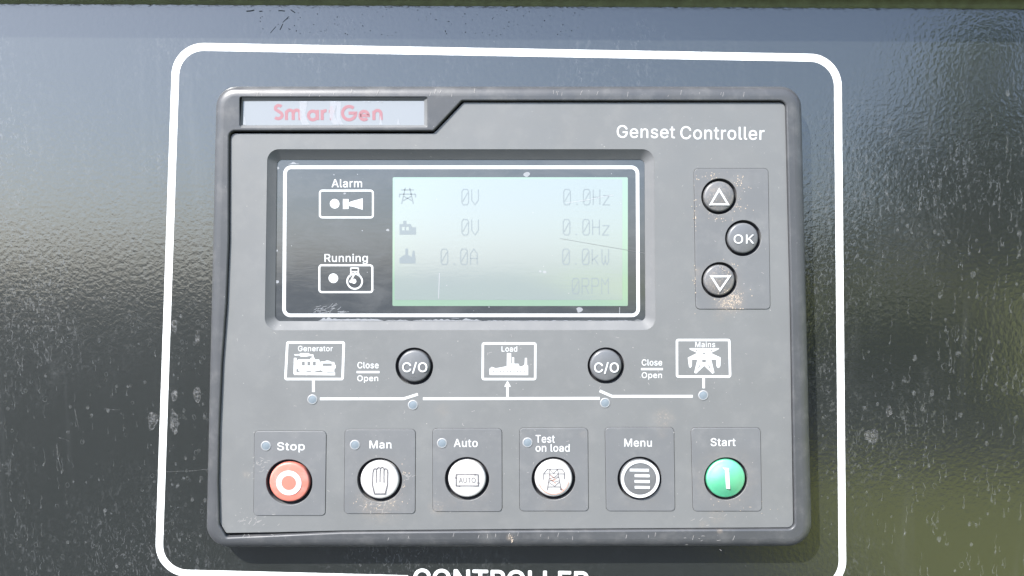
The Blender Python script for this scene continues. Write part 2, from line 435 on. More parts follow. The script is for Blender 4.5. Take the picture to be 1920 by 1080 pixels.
# bead below the lip, its olive colour stands in for the lip's reflected underside
mb = MB(); ring = []
for i in range(721):
    u = -360 + i; e = 3.15 + .16*noise.noise(Vector((u*.55, 3, 0))) + .2*noise.noise(Vector((u*1.7, 7, 0))) + .12*noise.noise(Vector((u*.12, 9, 0)))
    ring.append([(u, hv - e, .03), (u, hv - e + .25, .4), (u, hv - 1.6, .8), (u, hv + .2, 1.0)])
mb.strip(ring[::-1], closed=False); mb.build('lip_reflection_bead', m_lip_refl, canopy)

# ================================================================ THE CONTROLLER
dev = thing('generator_controller', (*P(954, 1022, 0), 0), 'charcoal plastic generator controller with LCD screen and eleven round buttons', 'controller')

# rust dust round the keys, shared by the plastics: centre (photo px), reach px, weight
RUST = [(1366, 562, 40, .9), (1349, 526, 46, .6), (1348, 369, 50, .6), (1304, 400, 9, .4), (1245, 785, 26, .55), (711, 935, 62, .6), (712, 900, 62, .35), (875, 915, 66, .3),
        (1361, 897, 75, .42), (820, 952, 22, .5), (1345, 968, 22, .4), (955, 1008, 8, .9), (1350, 996, 7, .8), (1305, 510, 14, .4), (1350, 590, 20, .35),
        (462, 890, 10, .5), (1038, 930, 50, .22), (1199, 930, 50, .15), (1320, 985, 14, .4), (830, 770, 20, .25), (1095, 815, 12, .3), (1240, 812, 14, .3)]
def plastic(name, col, rough, w=9.0, rust=True, bsc=1500, bst=.35, dusty=.05, spec=.5):
    m, t, b = mat(name); v = coords(t, dev)
    b.inputs['Roughness'].default_value = rough; b.inputs['Specular IOR Level'].default_value = spec
    fine = noise_node(t, v, 2600, 2, .6); big = noise_node(t, v, 26, 4, .6); mid = noise_node(t, v, 170, 5, .65)
    c = mixc(t, ramp(t, big, .3, .7), tuple(x*.97 for x in col), tuple(x*1.03 for x in col))
    c = mixc(t, mth(t, 'MULTIPLY', ramp(t, mid, .45, .75), dusty), c, (.30, .29, .27))
    c = mixc(t, mth(t, 'MULTIPLY', ramp(t, noise_node(t, v, 1300, 3, .7), .70, .76), .4), c, (.45, .44, .42))
    if rust:
        acc = None
        for x, y, r, k in RUST:
            p = L(*P(x, y, w), w) - ABS[dev]; rr = r*scale_at(x, y, w)*MM
            d = N(t, 'ShaderNodeVectorMath', operation='DISTANCE'); d.inputs[1].default_value = p; t.links.new(v, d.inputs[0])
            f = ramp(t, d.outputs['Value'], rr*.25, rr*1.1, k, 0.0)
            acc = f if acc is None else mth(t, 'MAXIMUM', acc, f)
        soft = ramp(t, noise_node(t, v, 240, 5, .7), .38, .68, .12, .75); gr = ramp(t, noise_node(t, v, 1500, 4, .75), .52, .62, 0, 1)
        c = mixc(t, mth(t, 'MULTIPLY', acc, mth(t, 'MULTIPLY', soft, .55)), c, (.19, .155, .12))
        c = mixc(t, mth(t, 'MULTIPLY', mth(t, 'MULTIPLY', acc, acc), gr), c, (.27, .225, .18))
    if name == 'frame_plastic':          # brown dust sitting in the seam round the housing
        sp = N(t, 'ShaderNodeSeparateXYZ'); t.links.new(v, sp.inputs[0])
        seam = mth(t, 'MULTIPLY', ramp(t, sp.outputs[1], -.0034, -.0024), ramp(t, mid, .35, .6, .15, .8)); c = mixc(t, seam, c, (.20, .17, .14))
    t.links.new(c, b.inputs['Base Color'])
    t.links.new(ramp(t, noise_node(t, v, 70, 5, .6, .5), .3, .7, rough - .07, rough + .10), b.inputs['Roughness'])
    bump(t, b, fine, bst, .00004)
    return m
m_frame = plastic('frame_plastic', (.040, .042, .045), .42, dusty=.09, bst=.5)
m_face = plastic('face_plastic', (.104, .107, .107), .45, w=8.2)
m_tile = plastic('tile_plastic', (.092, .095, .098), .5, w=8.4, dusty=.08)
m_bezel = plastic('window_bezel_plastic', (.096, .099, .101), .66, rust=False, spec=.3)
m_key = plastic('dark_key_rubber', (.085, .088, .092), .34, w=9, dusty=.08)
m_keyw = plastic('white_key_rubber', (.34, .335, .325), .4, rust=False, dusty=.1)
m_keyr = plastic('red_key_rubber', (.42, .12, .09), .38, rust=False, dusty=.35)
m_keyg = plastic('green_key_rubber', (.03, .28, .14), .42, rust=False, spec=.9, dusty=.08)
m_keyg.node_tree.nodes['Principled BSDF'].inputs['IOR'].default_value = 2.1
m_gap = simple('dark_gap', (.012, .012, .014), .7, .2)
m_ink = simple('grey_ink', (.075, .07, .075), .6, .3)
m_rustink = simple('rust_smear', (.32, .15, .10), .7, .2)

# housing: outer shell with rounded shoulders
WF = 9.0
def shell_loop(g):            # outline of the shell grown by g mm
    q = px_poly([(387.5, 1024.5), (1521.5, 1022.5), (1500.5, 162.5), (407, 162.5)], 6.0)
    return off(round_poly(q, [8.2, 8.6, 7.6, 7.6], 12), -g)
mb = MB()
prof = [(.0, 0, ), (.0, 1.4), (-.45, 1.5), (-.45, 1.9), (-.1, 2.0), (0, 2.2), (0, 6.0)]
rings = [lift(shell_loop(g), w_) for g, w_ in prof]
RB = 3.7
for k in range(1, 9):
    a = math.pi/2*k/8; rings.append(lift(shell_loop(-RB*(1-math.cos(a))), WF - 3.0 + 3.0*math.sin(a)))
mb.strip(rings)
outer = shell_loop(-RB)
# inner opening with the notch for the name strip (photo px on the front plane)
inn = [(424, 1008), (520, 1004), (640, 998.5), (1000, 995.5), (1491, 992.5), (1484, 600), (1474, 189), (866, 189), (813, 245.5), (429, 245.5),
       (428.5, 450), (424, 570), (416, 680), (411, 800), (409, 900), (411, 985)]
inner = round_poly(px_poly(inn, WF), [1.0, 0, 0, 0, 2.4, 0, 2.4, 1.0, .8, 2.2, 0, 2, 4, 6, 0, 3], 7)
slot = rrect(449.5, 182, 801, 237.5, 3.5, WF, 4)
def frame_front(mb, outer, holes, bevs):
    mb.fill([outer] + [off(h, -be) for h, be in zip(holes, bevs)], WF)
    for h, be, wb in zip(holes, bevs, (6.0, 7.2)):
        rg = [lift(h, wb)]
        for k in range(5):
            a = math.pi/2*k/4; rg.append(lift(off(h, -be*(1-math.cos(a))), WF - be + be*math.sin(a)))
        mb.strip(rg[::-1])
frame_front(mb, outer, [inner, slot], [.55, .3])
mb.build('housing', m_frame, dev, angle=40)

# face plate, set back a little, with openings for the window and the keys
WP = 7.9
KEYS = []   # kind, x, y, hole px, cap px
keys = [('arrow_up', 1348.6, 368.4, 33.5, 30.5), ('ok', 1393.6, 446.6, 33.8, 30.5), ('arrow_down', 1349, 525.4, 33.8, 30.8), ('co', 776.8, 686.9, 35.4, 31.8), ('co', 1136.2, 685.6, 34.4, 31.5),
        ('stop', 542.3, 904.4, 43.6, 39.5), ('manual', 711.9, 900.2, 42.2, 38.2), ('auto', 875.7, 898.0, 41.6, 37.4), ('test', 1038, 897.4, 41.2, 37.2), ('menu', 1199.2, 897.1, 41.2, 38.0), ('start', 1361.2, 897.8, 40.8, 38.4)]
facel = [(424, 1000), (520, 998.5), (640, 995.5), (1000, 992.5), (1488, 989.5), (1482, 600), (1472.5, 192), (869, 192), (813, 250), (432, 250),
       (431, 450), (426, 570), (418, 680), (412, 800), (410, 900), (412, 980)]
face = round_poly(px_poly(facel, WP), [1.0, 0, 0, 0, 2.2, 0, 2.2, 1.0, .8, 2.0, 0, 2, 4, 6, 0, 3], 7)
tiles = [(477, 807.9, 612.5, 966.8, 475.2, 610.5), (646.5, 804.6, 779.6, 963.3, 645, 779), (811, 803, 941.6, 959.3, 811.3, 942), (973.6, 802.2, 1102.6, 958.4, 974, 1104),
         (1134, 801, 1264, 958.4, 1136.5, 1266), (1295.2, 801.6, 1426, 958.6, 1299, 1428.5), (1300.8, 315.5, 1440.5, 580, 1304.2, 1444.5)]
WT = 8.15
win_out = rrect(501.5, 280, 1226, 618.7, 22, WP, 10, 496.5, 1229)
tl = [rrect(a, b_, c, d, 8, WP, 6, e, f) for a, b_, c, d, e, f in tiles]
hole = lambda k, w_: pcirc(k[1], k[2], k[3], w_, 56)
mb = MB()
cutk = [hole(k, WP) for k in keys if k[0] == 'co']
plate(mb, face, [win_out] + tl + cutk, WP, 5.5, .25, 3, hb=.06)
mb.build('face_plate', m_face, dev, angle=40)
KEYT = {0: ['stop'], 1: ['manual'], 2: ['auto'], 3: ['test'], 4: ['menu'], 5: ['start'], 6: ['arrow_up', 'ok', 'arrow_down']}
for i, l in enumerate(tl):
    mb = MB(); plate(mb, off(l, .10), [hole(k, WT) for k in keys if k[0] in KEYT[i]], WT, 6.2, .16, 3, hb=.12)
    mb.build('key_tile', m_tile, dev, angle=40)
# floor behind the key openings
mb = MB(); mb.fill([rrect(470, 310, 1450, 970, 8, 6.3)], 6.3)
mb.build('keypad_mat', m_gap, dev, smooth=False)

# ---- keys
def cap(mb, x, y, rpx, wt, dome=.35, wb=6.3, bev=.55):
    cx, cy = P(x, y, wt); r = rpx*scale_at(x, y, wt); rings = [lift(circ(cx, cy, r, 56), wb)]
    for k in range(5):
        a = math.pi/2*k/4; rings.append(lift(circ(cx, cy, r - bev*(1-math.cos(a)), 56), wt - bev + bev*math.sin(a)))
    for k in range(1, 8):
        f = 1 - k/7.0; rr = (r-bev)*max(f, .02); rings.append(lift(circ(cx, cy, rr, 56), wt + dome*(1 - f*f)))
    mb.strip(rings); mb.fill([circ(cx, cy, (r-bev)*.02, 56)], wt + dome)
    return cx, cy, r
WK = 9.0; DOME = .3; SY = WK + DOME + .03
LBL = {'arrow_up': 'round dark key with a white up triangle', 'ok': 'round dark key reading OK', 'arrow_down': 'round dark key with a white down triangle, rust dust round it', 'co': None,
       'stop': 'faded red round key with a white ring', 'manual': 'white round key with a grey hand outline', 'auto': 'white round key reading AUTO in an arrowed rectangle',
       'test': 'white round key with a grey pylon and rusty smear', 'menu': 'dark round key with a white ring and four white bars', 'start': 'glossy green round key with a white upright stroke'}
def zz(cx, cy, sx, sy, s): return lambda pts: [((x/s)+cx, (y/s)+cy) for x, y in pts]
first_co = True
for k in keys:
    kind, x, y, hr, cr = k
    m = {'stop': m_keyr, 'manual': m_keyw, 'auto': m_keyw, 'test': m_keyw, 'start': m_keyg}.get(kind, m_key)
    big = cr > 35; wt = WK - (.15 if big else -.1)
    dm = 1.3 if kind == 'start' else (.30 if big else .42)
    mb = MB(); cap(mb, x, y, cr - 2.0, wt, dm, bev=.7)
    lab = LBL[kind]
    if kind == 'co': lab = 'round dark key reading C/O between Generator and Load' if first_co else 'round dark key reading C/O between Load and Mains'; first_co = False
    ko = mb.build('key_button', m, dev, angle=80, label=lab)
    ws = wt + dm + .03
    s = MB(); sm = m_tag
    if kind == 'arrow_up': pline(s, [(1348.5, 355.5), (1365, 383), (1332.5, 383)], 3.6, ws, True)
    elif kind == 'arrow_down': pline(s, [(1333.5, 518), (1368, 518), (1350, 544)], 3.6, ws, True)
    elif kind == 'ok': text(s, 'OK', 1376, 440, 1413.5, 456.5, ws, .012, 1.12)
    elif kind == 'co' and x < 900: text(s, 'C/O', 754.5, 680, 800.8, 697.3, ws, .022, 1.04)
    elif kind == 'co': text(s, 'C/O', 1114.5, 680.3, 1160, 698, ws, .022, 1.04)
    elif kind == 'stop': pring(s, 541.5, 905.5, 23.6, 9.8, ws)
    elif kind == 'manual':
        sm = m_ink; Z = zz(450, 790, 1, 1, 5.486)
        pline(s, Z([(1382, 746), (1362, 655), (1366, 530), (1372, 498), (1388, 486), (1402, 490), (1410, 488), (1416, 478), (1430, 474), (1441, 484), (1450, 478), (1464, 472), (1476, 480), (1482, 492), (1500, 486), (1516, 500), (1519, 540), (1516, 655), (1492, 745)]), 1.7, ws, True)
        for a_, b_ in (((1402, 492), (1401, 632)), ((1441, 486), (1440, 625)), ((1480, 492), (1481, 632))): pline(s, Z([a_, b_]), 1.7, ws)
    elif kind == 'auto':
        sm = m_ink; Z = zz(780, 790, 1, 1, 5.486)
        pline(s, Z([(412, 548), (638, 548), (640, 664), (412, 664)]), 1.6, ws, True)
        for tri in ([(602, 536), (602, 558), (626, 547)], [(628, 630), (652, 630), (640, 652)], [(452, 655), (452, 677), (428, 665)], [(399, 586), (424, 586), (412, 562)]): s.fill([px_poly(Z(tri), ws + .01)], ws + .01)
        text(s, 'AUTO', 780 + 441/5.486, 790 + 580/5.486, 780 + 612/5.486, 790 + 632/5.486, ws, -.004, 1.0)
    elif kind == 'test':
        sm = m_ink; Z = zz(780, 790, 1, 1, 5.486)
        for pl in ([(1312, 600), (1312, 538), (1352, 490), (1502, 490), (1526, 528), (1526, 595)], [(1312, 540), (1522, 540)], [(1375, 490), (1375, 545), (1350, 706)], [(1456, 490), (1464, 545), (1492, 706)],
                   [(1378, 495), (1415, 536), (1452, 495)], [(1372, 545), (1418, 578), (1464, 545)], [(1368, 590), (1466, 568)], [(1362, 622), (1470, 575)], [(1366, 600), (1425, 625), (1472, 612)], [(1360, 624), (1425, 668), (1478, 622)], [(1358, 674), (1484, 674)]):
            pline(s, Z(pl), 1.05, ws)
        pdisc(s, 780 + 1491/5.486, 790 + 697/5.486, 1.6, ws + .01)
        r_ = MB(); pts = [(1038 + 28.5*math.cos(math.radians(a)) , 899 + 28*math.sin(math.radians(a))) for a in range(10, 165, 8)]
        pline(r_, pts, 1.0, ws - .02); 
        for zx in ([(1370, 545), (1425, 590)], [(1378, 590), (1440, 640)], [(1390, 615), (1440, 600)], [(1495, 690), (1515, 710)]): pline(r_, Z(zx), 1.3, ws - .02)
        r_.build('rusty_smear', m_rustink, ko, smooth=False)
    elif kind == 'menu':
        Z = zz(1110, 790, 1, 1, 5.486); pring(s, 1200.4, 898, 36.2, 5.8, ws)
        for q_ in ([(388, 487), (586, 489), (587, 517), (389, 515)], [(438, 545), (592, 547), (593, 576), (439, 573)], [(437, 604), (594, 606), (594, 635), (438, 632)], [(439, 664), (596, 667), (596, 696), (440, 692)]): pfill(s, Z(q_), ws)
    elif kind == 'start':
        Z = zz(1110, 790, 1, 1, 5.486); pfill(s, Z([(1340, 474), (1408, 480), (1421, 696), (1380, 692), (1366, 500)]), ws)
    s.build('key_symbol', sm, ko, smooth=False)

# ---- indicator lamps
m_rim = simple('lamp_rim', (.20, .205, .21), .5)
m_led = simple('clear_lamp_lens', (.125, .15, .17), .25, .5)
for i, (x, y) in enumerate([(585.9, 749.1), (774.3, 759.4), (1134.6, 755.5), (1318.7, 741.3), (498.7, 836.1), (665.6, 834.2), (828.9, 831), (989.3, 829.8)]):
    w_ = (WP if i < 4 else WT)
    mb = MB(); cx, cy = P(x, y, w_); r = 9.6*scale_at(x, y, w_)
    rg = [lift(circ(cx, cy, r, 32), w_ + .005), lift(circ(cx, cy, r - .12, 32), w_ + .16), lift(circ(cx, cy, r - .38, 32), w_ + .16), lift(circ(cx, cy, r - .42, 32), w_ + .06)]
    mb.strip(rg); lo = mb.build('indicator_lamp', m_rim, dev, angle=60)
    mb = MB(); r2 = r - .41; rg = [lift(circ(cx, cy, r2*f, 32), w_ + .06 + .12*(1-f*f)) for f in (1, .8, .6, .4, .2, .02)]
    mb.strip(rg); mb.fill([circ(cx, cy, r2*.02, 32)], w_ + .18); mb.build('lamp_lens', m_led, lo, angle=80)

# ---- window: sloping bezel, smoked cover, screen
WW = 6.7
mb = MB(); wi = rrect(520, 299.5, 1208.5, 602, 10, WW, 10, 516.5, 1210)
mb.strip([lift(wi, WW - .6), lift(wi, WW + .15), lift(off(wi, -.12), WW + .3), lift(off(win_out, .06), WP - .1), lift(win_out, WP)][::-1][::-1])
mb.build('window_bezel', m_bezel, dev, angle=85)
m_cov, t, b = mat('smoked_cover'); v = coords(t, dev)
b.inputs['IOR'].default_value = 1.7
sm1 = noise_node(t, v, 60, 5, .65, .6, (1, 1, 2.2)); sc1 = noise_node(t, v, 900, 4, .7, .5, (.18, 1, 1))
c = mixc(t, mth(t, 'MULTIPLY', ramp(t, sm1, .4, .72), .5), (.032, .036, .040), (.062, .065, .068))
t.links.new(mixc(t, mth(t, 'MULTIPLY', ramp(t, noise_node(t, v, 1200, 3, .7), .70, .77), .5), c, (.5, .5, .5)), b.inputs['Base Color'])
t.links.new(ramp(t, sm1, .3, .8, .05, .16), b.inputs['Roughness'])
bump(t, b, sc1, .12, .00008)
mb = MB(); hl = rrect(736.2, 332.2, 1177.3, 573.8, 2.5, WW, 3, 735.7)
mb.fill([off(wi, .02), hl], WW)
cover = mb.build('window_cover', m_cov, dev, smooth=False)
wp = WW + .03
mb = MB(); pbox(mb, 531.2, 310.3, 1198.5, 594.5, 15, 6.6, wp, 529.2, 1200); mb.build('printed_outline', m_tag, cover, smooth=False)
mb = MB(); text(mb, 'Alarm', 622, 336.3, 678.7, 351, wp, .016, 1.05); pbox(mb, 598, 355.5, 701, 409.5, 6.5, 3.6, wp)
pdisc(mb, 627.5, 382, 9, wp); pfill(mb, [(643, 373.2), (653.5, 373.2), (653.5, 391.8), (643, 391.8)], wp)
pfill(mb, [(655, 379), (660, 377.2), (680, 371.8), (680, 393.3), (660, 387), (655, 386.5)], wp); mb.build('alarm_symbol', m_tag, cover, smooth=False)
mb = MB(); text(mb, 'Running', 608.7, 476.5, 689.5, 490.8, wp, .016, 1.05); pbox(mb, 597, 495.5, 700, 549.5, 6.5, 3.6, wp)
pdisc(mb, 625, 521.7, 9, wp); pring(mb, 665, 527.5, 15.6, 3.2, wp); pbox(mb, 656.5, 501.5, 673, 510.5, 1, 2.2, wp)
pline(mb, [(659, 510), (655.5, 519)], 3, wp); pline(mb, [(671, 510), (674.5, 519)], 3, wp); pline(mb, [(666, 511), (657.5, 527)], 3, wp); pdisc(mb, 663.5, 527.3, 4.6, wp + .01); pdisc(mb, 658, 527.5, 3, wp)
mb.build('running_symbol', m_tag, cover, smooth=False)
# screen
m_lcdg, t, b = mat('backlit_screen'); v = coords(t, dev)
b.inputs['Base Color'].default_value = (.13, .19, .145, 1); b.inputs['Roughness'].default_value = .06; b.inputs['IOR'].default_value = 2.1
b.inputs['Emission Color'].default_value = (.45, .85, .52, 1); b.inputs['Emission Strength'].default_value = .02
m_lcda, t, b = mat('liquid_crystal_area'); v = coords(t, dev)
b.inputs['Roughness'].default_value = .06; b.inputs['IOR'].default_value = 2.1
c = mixc(t, ramp(t, noise_node(t, v, 12, 2, .5), .35, .65), (.150, .172, .172), (.155, .186, .172))
t.links.new(c, b.inputs['Base Color']); bump(t, b, noise_node(t, v, 900, 4, .7, .5, (.18, 1, 1)), .08, .00008)
m_lcdt = simple('liquid_crystal_segments', (.134, .155, .165), .15, .6)
mb = MB(); mb.fill([off(hl, .01)], WW - .02); scr = mb.build('lcd_screen', m_lcdg, dev, smooth=False)
mb = MB(); mb.fill([rrect(740, 336, 1167, 562.5, 1.5, WW, 2)], WW); act = mb.build('active_area', m_lcda, scr, smooth=False)
GL = {'0': [[(1,0),(4,0),(5,1.5),(5,8.5),(4,10),(1,10),(0,8.5),(0,1.5),(1,0)], [(.6,8),(4.4,2)]], 'V': [[(0,0),(0,7),(2.5,10),(5,7),(5,0)]],
      'H': [[(0,0),(0,10)], [(5,0),(5,10)], [(0,5),(5,5)]], 'z': [[(0,4),(5,4),(0,10),(5,10)]], '.': [[(1.8,9.6),(3.2,9.6)]], 'k': [[(0,0),(0,10)], [(4.5,4),(0,7.2)], [(1.8,6.4),(4.6,10)]],
      'W': [[(0,0),(0,8),(1.2,10),(2.5,8),(3.8,10),(5,8),(5,0)], [(2.5,8),(2.5,4)]], 'R': [[(0,10),(0,0),(4,0),(5,1.5),(5,3.5),(4,5),(0,5)], [(2.5,5),(5,10)]],
      'P': [[(0,10),(0,0),(4,0),(5,1.5),(5,3.5),(4,5),(0,5)]], 'M': [[(0,10),(0,0),(2.5,4),(5,0),(5,10)]], 'A': [[(0,10),(0,3),(2.5,0),(5,3),(5,10)], [(0,6),(5,6)]]}
wl = WW + .025
def lcd(s, x, y, h=29, adv=18.4, wd=12.5):
    mb = MB()
    for i, ch in enumerate(s):
        for pl in GL[ch]: pline(mb, [(x + i*adv + px*wd/5, y + py*h/10) for px, py in pl], 1.7, wl)
    mb.build('lcd_reading', m_lcdt, scr, smooth=False)
lcd('0V', 866, 355); lcd('0.0Hz', 1057, 355); lcd('0V', 866, 411.5); lcd('0.0Hz', 1056, 411.5); lcd('0.0A', 827, 467); lcd('0.0kW', 1055, 467); lcd('0RPM', 1073, 522)
def lcd_icon(fn):
    mb = MB(); fn(mb); mb.build('lcd_symbol', m_lcdt, scr, smooth=False)
def i_pylon(mb):
    for l in ([(752, 356), (776, 356)], [(749, 364), (779, 364)], [(760, 352), (753, 382)], [(768, 352), (775, 382)], [(757, 368), (772, 376)], [(771, 368), (756, 376)], [(749, 364), (749, 370)], [(779, 364), (779, 370)]): pline(mb, l, 2.2, wl)
def i_engine(mb):
    pfill(mb, [(749, 440), (749, 420), (756, 420), (756, 414), (762, 414), (762, 420), (770, 420), (773, 426), (780, 426), (780, 440)], wl, [[(754, 426), (754, 431), (758, 431), (758, 426)], [(762, 426), (762, 431), (766, 431), (766, 426)]])
def i_works(mb):
    pfill(mb, [(749, 494), (749, 484), (758, 478), (760, 478), (760, 466), (765, 466), (765, 478), (772, 482), (774, 470), (777, 470), (779, 484), (779, 494)], wl)
for fn in (i_pylon, i_engine, i_works): lcd_icon(fn)
# torn protective film and dried glue round the cover
m_film, t, b = mat('dried_glue'); b.inputs['Base Color'].default_value = (.34, .35, .37, 1); b.inputs['Roughness'].default_value = .45; b.inputs['Alpha'].default_value = .5
m_glare = simple('pale_film_glare', (.30, .31, .33), .3, .5); m_glare.node_tree.nodes['Principled BSDF'].inputs['Alpha'].default_value = .6  # pale tone for the glare painted on the name strip
mb = MB()
def ragged(x0, x1, y, h, k):
    n = int((x1-x0)/3); up = []; dn = []
    for i in range(n + 1):
        x = x0 + (x1-x0)*i/n; e = min(1, i/4, (n-i)/4)
        up.append((*P(x, y - e*h*(.35 + .65*abs(noise.noise(Vector((x*.09, k, 0)))*1.8)), WW + .05), WW + .05)); dn.append((*P(x, y, WW + .05), WW + .05))
    mb.strip([dn, up], closed=False)
for a_ in [(596, 720, 601.5, 8, 1), (720, 772, 601.5, 2.5, 2), (772, 905, 601.5, 3, 8), (845, 862, 597, 4, 3), (864, 890, 601, 7, 4), (905, 1190, 601.8, 1.4, 5), (1188, 1204, 601, 7, 6), (1140, 1180, 602, 2.5, 12), (540, 562, 308, 6, 7)]: ragged(*a_)
for x, y, r in [(988, 327, 5.8), (1087, 581, 5.6), (520, 528, 3.6), (519, 470, 2), (521, 315, 2.5)]: blob(mb, x, y, r, WW + .06, False, .9)
for x, y, r in [(1013, 509, 2.6), (1021, 510, 3.6), (1066, 550, 1.4), (727, 431, 3), (646, 363, 2.4)]: blob(mb, x, y, r, WW + .06, False, .7)
hair(mb, 824, 512, 48, -1.62, 1.7, WW + .06, .04); hair(mb, 1062, 380, 90, .02, 1.3, WW + .06, .3); hair(mb, 1162, 576, 12, -1.6, 1, WW + .06, .1)
for i in range(26): hair(mb, 585 + 60*rs(), 574 + 14*rs(), random.uniform(5, 14), random.uniform(.1, .6), .6, WW + .06, .8)
for i in range(24):
    px, py = 530 + 670*rs(), 305 + 290*rs()
    blob(mb, px, py, random.uniform(.4, 1.1), WW + .06)
mb.build('dried_glue_marks', m_film, cover, smooth=False, kind='stuff')
mb = MB(); hair(mb, 1050, 447, 165, -.17, .55, WW + .055, .02); mb.build('surface_scratch', m_key, cover, smooth=False)

# ---- name strip
m_name = simple('name_strip_film', (.17, .18, .19), .10, .5, bsc=300, bst=.1, bd=.0001)
m_red = simple('faded_red_ink', (.21, .10, .11), .3, .4)
WS = 7.9
mb = MB(); sl_ = rrect(455.5, 189, 795.5, 234.8, 2, WS, 3)
mb.strip([lift(sl_, WS), lift(off(slot, .02), WF - .35)])
mb.build('name_recess', m_bezel, dev, angle=30)
mb = MB(); mb.fill([off(sl_, .02)], WS); ns = mb.build('name_strip', m_name, dev, smooth=False)
mb = MB(); wn = WS + .03; LW = 5.6
def arc(cx, cy, r, a0, a1, n=18, ry=None): return [(cx + r*math.cos(math.radians(a0 + (a1-a0)*i/n)), cy - (ry or r)*math.sin(math.radians(a0 + (a1-a0)*i/n))) for i in range(n+1)]
yB, yT, xr = 222.0, 198.0, 8.2
pl = []
pl.append(arc(522.5, 203.2, 6.2, 35, 200, 10, 5.4) + arc(521.5, 216, 7.4, 55, -140, 12, 6.4)[1:])                       # S
pl.append([(537, 225), (537, 208)]); pl.append([(537, 213)] + arc(543.5, 212.6, 6.2, 170, 0, 10) + [(549.7, 225)]); pl.append(arc(556.2, 212.6, 6.2, 180, 0, 10) + [(562.4, 225)])   # m
pl.append(arc(586.5, 216.5, 8.2, 0, 360, 26)); pl.append([(595.2, 206), (595.2, 225)])                                   # a
pl.append([(604, 206), (604, 225)]); pl.append(arc(610.5, 214, 6.4, 178, 75, 8))                                         # r
pl.append([(621.5, 199), (621.5, 225)]); pl.append([(616.5, 209), (627.5, 209)])                                         # t
pl.append(arc(654.5, 212, 12.4, 48, 360, 28) + [(653.5, 212)])                                                           # G
pl.append([(675, 216.5)] + [(690.3, 216.5)] + arc(682.6, 216.5, 7.9, 0, 318, 24))                                        # e
pl.append([(701, 225), (701, 208)]); pl.append([(701, 214)] + arc(707.8, 213.6, 6.6, 170, 0, 12) + [(714.4, 225)])       # n
for i, p_ in enumerate(pl): pline(mb, p_, LW + .2, wn + .002*i)
mb.build('name_lettering', m_red, ns, smooth=False)
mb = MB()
for x0, x1, top, bot in ((560, 575, 190, 234), (617, 630, 190, 234), (629, 638, 191, 234)):  # pale ribbons painting glare down the creased film
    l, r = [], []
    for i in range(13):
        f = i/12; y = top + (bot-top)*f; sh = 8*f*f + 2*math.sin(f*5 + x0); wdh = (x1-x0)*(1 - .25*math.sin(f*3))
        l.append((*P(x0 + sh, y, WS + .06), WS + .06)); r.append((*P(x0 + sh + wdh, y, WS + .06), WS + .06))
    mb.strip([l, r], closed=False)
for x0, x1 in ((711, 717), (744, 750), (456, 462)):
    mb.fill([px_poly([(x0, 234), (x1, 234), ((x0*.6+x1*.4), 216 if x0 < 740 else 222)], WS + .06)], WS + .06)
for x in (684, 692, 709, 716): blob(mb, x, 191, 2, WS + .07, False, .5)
mb.build('film_crease_glare', m_glare, ns, smooth=False)

# ---- printing on the face plate
wf = WP + .025; wt_ = WT + .025
def printed(name, fn):
    mb = MB(); fn(mb); mb.build(name, m_tag, dev, smooth=False)
printed('title_lettering', lambda m: (text(m, 'Genset', 1156.7, 235, 1265.5, 258, wf, .010, 1.05, 1), text(m, 'Controller', 1276, 237, 1433, 260.5, wf, .010, 1.05, 1.5)))
S1 = 5.3333
def gen(m):
    Z = zz(500, 610, 1, 1, S1); pbox(m, 536.5, 639.8, 647, 713, 5, 4.6, wf, 532.8, 644.5)
    text(m, 'Generator', 559, 648.6, 623.8, 658.4, wf, .016, 1.06)
    pfill(m, Z([(272, 325), (298, 325), (300, 352), (322, 340), (440, 340), (436, 328), (455, 322), (452, 308), (430, 306), (400, 312), (340, 312), (326, 300), (278, 302), (276, 290), (326, 288), (340, 278), (420, 278), (432, 288), (466, 290), (470, 318), (482, 330), (480, 342),
                (526, 342), (530, 366), (548, 362), (580, 360), (600, 352), (626, 354), (640, 364), (676, 368), (680, 390), (690, 400), (688, 428), (676, 440), (676, 462), (684, 472), (684, 500), (276, 496), (268, 480)]), wf,
          [Z(h) for h in ([(356, 367), (356, 397), (378, 397), (378, 367)], [(411, 367), (411, 397), (433, 397), (433, 367)], [(466, 367), (466, 397), (488, 397), (488, 367)], [(572, 384), (572, 404), (640, 404), (640, 384)],
                          [(302, 440), (302, 464), (345, 464), (318, 456), (318, 440)], [(392, 458), (410, 466), (440, 466), (440, 458)], [(490, 462), (490, 470), (560, 468), (535, 452)], [(612, 464), (612, 472), (668, 472), (668, 464)])])
printed('generator_symbol', gen)
def load(m):
    Z = zz(820, 610, 1, 1, S1); pbox(m, 903.2, 641.7, 1006, 713, 5, 4.4, wf, 902.8, 1005.6); text(m, 'Load', 940.6, 649.2, 969.6, 659, wf, .016, 1.06)
    pfill(m, Z([(520, 436), (545, 415), (585, 430), (694, 408), (696, 278), (738, 278), (738, 384), (748, 384), (748, 320), (768, 320), (768, 384), (812, 384), (822, 412), (842, 412), (872, 396), (876, 326), (896, 326), (898, 400), (908, 402), (908, 498), (522, 496)]), wf,
          [Z([(x, 457), (x, 467), (x + 9, 467), (x + 9, 457)]) for x in range(558, 880, 34)])
printed('load_symbol', load)
